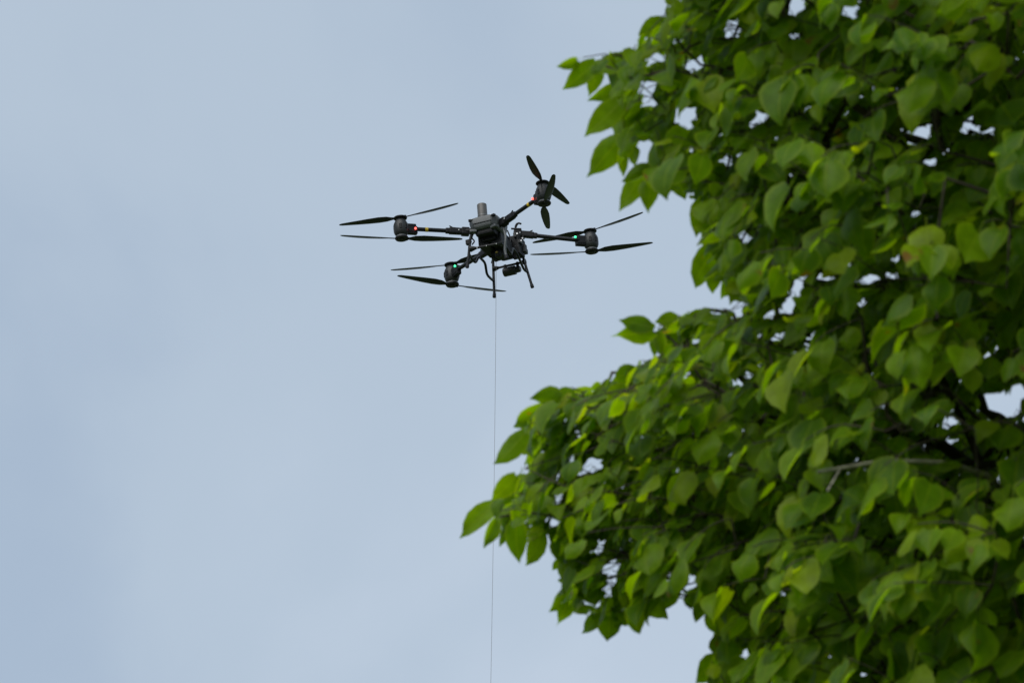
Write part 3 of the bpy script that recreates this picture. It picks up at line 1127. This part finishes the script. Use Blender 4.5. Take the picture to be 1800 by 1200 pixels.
# the fork seen low on the right, and the limbs that carry the sprays
A1 = limb(trunk_at(4.0), [(2050, 1010, 9.7), (1850, 950, 9.5), (1742, 842, 9.35), (1690, 730, 9.35), (1655, 660, 9.35), (1625, 560, 9.3), (1600, 480, 9.3)], .01)
A2 = limb(A1[9], [(1690, 805, 9.3), (1620, 770, 9.25), (1545, 748, 9.2), (1490, 700, 9.2), (1420, 690, 9.2), (1320, 720, 9.2), (1200, 735, 9.2), (1080, 745, 9.3), (970, 745, 9.3)], .01)
A3 = limb(trunk_at(4.5), [(2000, 800, 9.8), (1800, 766, 9.7), (1720, 806, 9.6), (1640, 800, 9.6)], .01)
A4 = limb(A1[6], [(1600, 960, 9.3), (1400, 900, 9.2), (1230, 890, 9.2), (1120, 935, 9.25), (1040, 900, 9.3), (930, 905, 9.3), (880, 905, 9.3)], .01)
A5 = limb(A2[18], [(1290, 700, 9.2), (1225, 655, 9.25), (1190, 605, 9.3), (1150, 582, 9.3)], .008)
B1 = limb(trunk_at(5.2), [(1950, 520, 9.6), (1700, 450, 9.4), (1500, 420, 9.3), (1380, 400, 9.25), (1290, 330, 9.3), (1200, 300, 9.3), (1130, 290, 9.3)], .01)
B2 = limb(B1[9], [(1450, 270, 9.3), (1490, 170, 9.3), (1510, 80, 9.3), (1530, -60, 9.3)], .01)
B3 = limb(B1[14], [(1400, 250, 9.2), (1330, 150, 9.2), (1290, 122, 9.25), (1245, 116, 9.3), (1200, 84, 9.3), (1178, 40, 9.3)], .008)
B4 = limb(B3[13], [(1240, 150, 9.25), (1130, 138, 9.25), (1095, 130, 9.25), (1052, 112, 9.3)], .006)
B5 = limb(trunk_at(5.8), [(1950, 260, 9.3), (1800, 220, 9.2), (1640, 215, 9.2), (1570, 242, 9.2), (1510, 262, 9.2)], .01)
B6 = limb(B1[17], [(1300, 430, 9.25), (1270, 450, 9.3)], .006)
A6 = limb(A4[10], [(1180, 990, 9.2), (1080, 1010, 9.25), (1030, 1040, 9.3), (1010, 1035, 9.3)], .008)
A7 = limb(trunk_at(3.5), [(2000, 1300, 9.5), (1700, 1250, 9.2), (1450, 1200, 9.1), (1280, 1150, 9.2)], .01)
for k in range(26):                      # limbs for the rest of the crown
    z0 = rng.uniform(2.6, 7.6)
    a = rng.uniform(0, 2 * math.pi)
    h = rng.uniform(.9, 1.5)
    q0 = node_p[trunk_at(z0)]
    q1 = q0 + np.array([math.cos(a) * h * .5, math.sin(a) * h * .5, .30])
    q2 = q0 + np.array([math.cos(a) * h, math.sin(a) * h, .45 + .25 * rng.random()])
    x, y, d = proj_np(q2)
    x1, y1, _ = proj_np(q1)
    if -50 < x < 1830 and -50 < y < 1250 or (-50 < x1 < 1830 and -50 < y1 < 1250):
        continue
    limb(trunk_at(z0), [Vector(q1), Vector(q2)], .02)

n_traced = len(node_p)


def inward(p):
    v = np.asarray(p) - TB
    return np.hypot(v[..., 0], v[..., 1]) + .25 * np.abs(v[..., 2] - 5.5)


items = [(s[0], s) for s in shoots] + [(e, None) for e in edge_nodes]
order = sorted(range(len(items)), key=lambda i: inward(items[i][0]))
UP_, UI = np.zeros((90000, 3), np.float32), np.zeros(90000, int)      # wood that may carry more wood
UW = np.zeros(90000, np.float32)
nu = n_traced - 14
UP_[:nu] = np.array(node_p[14:])
UI[:nu] = np.arange(14, n_traced)
UW[:nu] = inward(UP_[:nu])
fr = np.array([.15, .35, .5, .65, .85])
for oi in order:
    p, s = items[oi]
    df = UP_[:nu] - p.astype(np.float32)
    dd = np.sqrt(np.einsum('ij,ij->i', df, df)) + .8 * np.maximum(0, UW[:nu] - inward(p))
    cand = np.argpartition(dd, 14)[:14]
    cost = dd[cand]
    gxx, gyy, _ = proj_np(UP_[cand][:, None, :] * (1 - fr)[None, :, None] + p[None, None, :] * fr[None, :, None])
    if (gxx.min() < 1850) and (gyy.max() > -50) and (gyy.min() < 1250):
        cost = cost + .6 * in_gap(gxx, gyy, 1.0).any(1)
    j = int(cand[cost.argmin()])
    q0 = UP_[j].astype(float)
    seg = np.linalg.norm(q0 - p)
    k_ = max(1, int(seg / .09))
    prv = int(UI[j])
    for q in range(1, k_ + 1):
        f = q / k_
        pt = q0 * (1 - f) + p * f + np.array([0, 0, -.10 * seg * math.sin(math.pi * f)]) + (rng.normal(0, .006, 3) if q < k_ else 0)
        prv = add_node(pt, prv)
        UP_[nu], UI[nu], UW[nu] = pt, prv, inward(pt)
        nu += 1
    if s is not None:
        for pt in s[1:]:
            prv = add_node(pt, prv)

nn = len(node_p)
P_ = np.array(node_p)
par = np.array(node_par)
leafw = np.ones(nn)
children = [[] for _ in range(nn)]
for i in range(nn - 1, 0, -1):
    if par[i] >= 0:
        leafw[par[i]] += leafw[i]
        children[par[i]].append(i)
rad = np.clip(.00100 * leafw ** .40, .0011, .2)
rad[len(trunk_ids):n_traced] = np.maximum(rad[len(trunk_ids):n_traced], .0026)
for i, t_ in enumerate(trunk_ids):
    rad[t_] = .165 - .0030 * i if i < 40 else max(.02, .045 - .004 * (i - 40))
rad[trunk_ids[0]] = .22
rad[trunk_ids[1]] = .18


def tube_arrays(pts, rads, seg, V, F):
    """adds a tapering tube to flat lists"""
    n_ = len(pts)
    o = len(V)
    tg = np.gradient(pts, axis=0) if n_ > 1 else None
    tg = nrm(tg)
    a = np.cross(tg[0], [0, 0, 1.0])
    if np.linalg.norm(a) < .1:
        a = np.cross(tg[0], [1.0, 0, 0])
    a = nrm(a)
    for i in range(n_):
        a = nrm(a - tg[i] * (a @ tg[i]))
        b = np.cross(tg[i], a)
        for k in range(seg):
            q = 2 * math.pi * k / seg
            V.append(pts[i] + (a * math.cos(q) + b * math.sin(q)) * rads[i])
    for i in range(n_ - 1):
        for k in range(seg):
            k2 = (k + 1) % seg
            F.append((o + i * seg + k, o + i * seg + k2, o + (i + 1) * seg + k2, o + (i + 1) * seg + k))
    V.append(pts[-1] + tg[-1] * rads[-1])
    for k in range(seg):
        F.append((o + (n_ - 1) * seg + k, o + (n_ - 1) * seg + (k + 1) % seg, len(V) - 1))


def mesh_part(name, V, F, mat, kind=None, parent=tree):
    me = bpy.data.meshes.new(name)
    me.from_pydata([tuple(v - TB) for v in V], [], F)
    o = link_mesh(name, me, mat, parent, True)
    if kind:
        o['kind'] = kind
    return o


# split the wood into chains; the thick ones are branches of their own, the rest are twigs
done = np.zeros(nn, bool)
V, F = [], []
tube_arrays(P_[trunk_ids], rad[trunk_ids], 18, V, F)
trunk = mesh_part('trunk', V, F, M['bark'])
done[trunk_ids] = True
twV, twF = [], []
n_branch = 0
stack = [(c, t_) for t_ in trunk_ids for c in children[t_] if not done[c]]
while stack:
    c, p = stack.pop()
    chain = [p, c]
    while children[c]:
        ch = sorted(children[c], key=lambda k: -leafw[k])
        for o_ in ch[1:]:
            stack.append((o_, c))
        c = ch[0]
        chain.append(c)
    pts = P_[chain]
    rr = rad[chain].copy()
    rr[0] = min(rr[0], rr[1] * 1.15)
    if rr[1] > .0068 and len(chain) > 4:
        V, F = [], []
        tube_arrays(pts, rr, 9, V, F)
        mesh_part('branch', V, F, M['bark'])
        n_branch += 1
    else:
        tube_arrays(pts, rr, 4, twV, twF)
mesh_part('twigs', twV, twF, M['bark'], 'stuff')
print('branches', n_branch, 'leaves', len(leaves), 'nodes', nn)

# the bare grey dead branch that shows on the right
V, F = [], []
dp = [unproj(1744, 842, 8.45), unproj(1728, 833, 8.34), unproj(1680, 818, 8.28), unproj(1640, 812, 8.24), unproj(1560, 810, 8.2), unproj(1510, 817, 8.2), unproj(1438, 829, 8.2)]
dp = [Vector(P_[A1[9]])] + dp
tube_arrays(np.array([np.array(q) for q in smooth_path(dp, 4)]), np.linspace(.0066, .0036, 29), 8, V, F)
fk = [unproj(1478, 823, 8.2), unproj(1470, 836, 8.18), unproj(1455, 862, 8.16)]
tube_arrays(np.array([np.array(q) for q in smooth_path(fk, 4)]), np.linspace(.0032, .0022, 9), 6, V, F)
dead = mesh_part('dead_branch', V, F, M['dead'])
dead['label'] = 'bare grey dead branch'

# ---- leaves as geometry
nl = len(leaves)
LP = np.array([l[0] for l in leaves])
LT = np.array([l[1] for l in leaves])
LN = np.array([l[2] for l in leaves])
LL = np.array([l[3] for l in leaves])
LW = np.array([l[4] for l in leaves])
LV = np.array([l[5] for l in leaves])
LO = np.array([l[6] for l in leaves])
LS = np.cross(LN, LT)
blade0 = LP + LT * (LL * .34)[:, None]       # foot of the blade

# which leaves show largest in the photograph: coarse painter's pass, front to back
cx, cy, cd = proj_np(blade0 + LT * (LL * .45)[:, None])
zb = np.zeros((CH, CW), bool)
vis = np.zeros(nl)
frame_ids = np.nonzero((cx > -60) & (cx < 1860) & (cy > -60) & (cy < 1260))[0]
for i in frame_ids[np.argsort(cd[frame_ids])]:
    vis[i] = paint(leaves[i], zb)
big = set(np.argsort(-vis)[:300].tolist())
print('in frame', len(frame_ids), 'cover', zb.mean(), 'smallest single leaf', vis[list(big)].min())

tone_meshes = {}
NT = 5


def leaf_data(var, tone):
    key = (var, tone)
    if key in tone_meshes:
        return tone_meshes[key]
    vv, uu, ff = TEMPL[var]
    me = bpy.data.meshes.new('leaf')
    me.from_pydata([tuple(v) for v in vv], [], ff)
    me.polygons.foreach_set('use_smooth', [True] * len(me.polygons))
    a = me.attributes.new('leaf_tone', 'FLOAT', 'POINT')
    a.data.foreach_set('value', [(tone + .5) / NT] * len(vv))
    ul = me.uv_layers.new(name='leaf_uv')
    li = np.zeros(len(me.loops), int)
    me.loops.foreach_get('vertex_index', li)
    ul.data.foreach_set('uv', uu[li].ravel())
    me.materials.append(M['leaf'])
    tone_meshes[key] = me
    return me


for i in sorted(big):
    o = bpy.data.objects.new('leaf', leaf_data(int(LV[i]), min(NT - 1, int(LO[i] * NT))))
    COL.objects.link(o)
    o.parent = tree
    m = Matrix.Identity(4)
    m.col[0][:3] = LT[i] * LL[i]
    m.col[1][:3] = LS[i] * LL[i] * LW[i]
    m.col[2][:3] = LN[i] * LL[i]
    m.col[3][:3] = blade0[i] - TB
    o.matrix_local = m

rest = np.array([i for i in range(nl) if i not in big])
TV = np.array([t[0] for t in TEMPL])          # NVAR, NV, 3
TU = np.array([t[1] for t in TEMPL])
tv = TV[LV[rest]]
W3 = (blade0[rest] - TB)[:, None, :] + (tv[:, :, 0:1] * LT[rest][:, None, :] + tv[:, :, 1:2] * LS[rest][:, None, :] * LW[rest][:, None, None] + tv[:, :, 2:3] * LN[rest][:, None, :]) * LL[rest][:, None, None]
nr = len(rest)
sizes = np.array([len(f) for f in FACES])
flat = np.concatenate([np.array(f) for f in FACES])
loops = (np.arange(nr)[:, None] * NV + flat[None, :]).ravel()
starts = np.concatenate([[0], np.cumsum(np.tile(sizes, nr))[:-1]])
me = bpy.data.meshes.new('foliage')
me.vertices.add(nr * NV)
me.vertices.foreach_set('co', W3.ravel())
me.loops.add(len(loops))
me.loops.foreach_set('vertex_index', loops.astype(np.int32))
me.polygons.add(nr * len(FACES))
me.polygons.foreach_set('loop_start', starts.astype(np.int32))
me.update(calc_edges=True)
a = me.attributes.new('leaf_tone', 'FLOAT', 'POINT')
a.data.foreach_set('value', np.repeat(LO[rest], NV).astype(np.float32))
ul = me.uv_layers.new(name='leaf_uv')
ul.data.foreach_set('uv', TU[LV[rest]].reshape(-1, 2)[loops].ravel().astype(np.float32))
me.validate()
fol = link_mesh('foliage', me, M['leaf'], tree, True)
fol['kind'] = 'stuff'
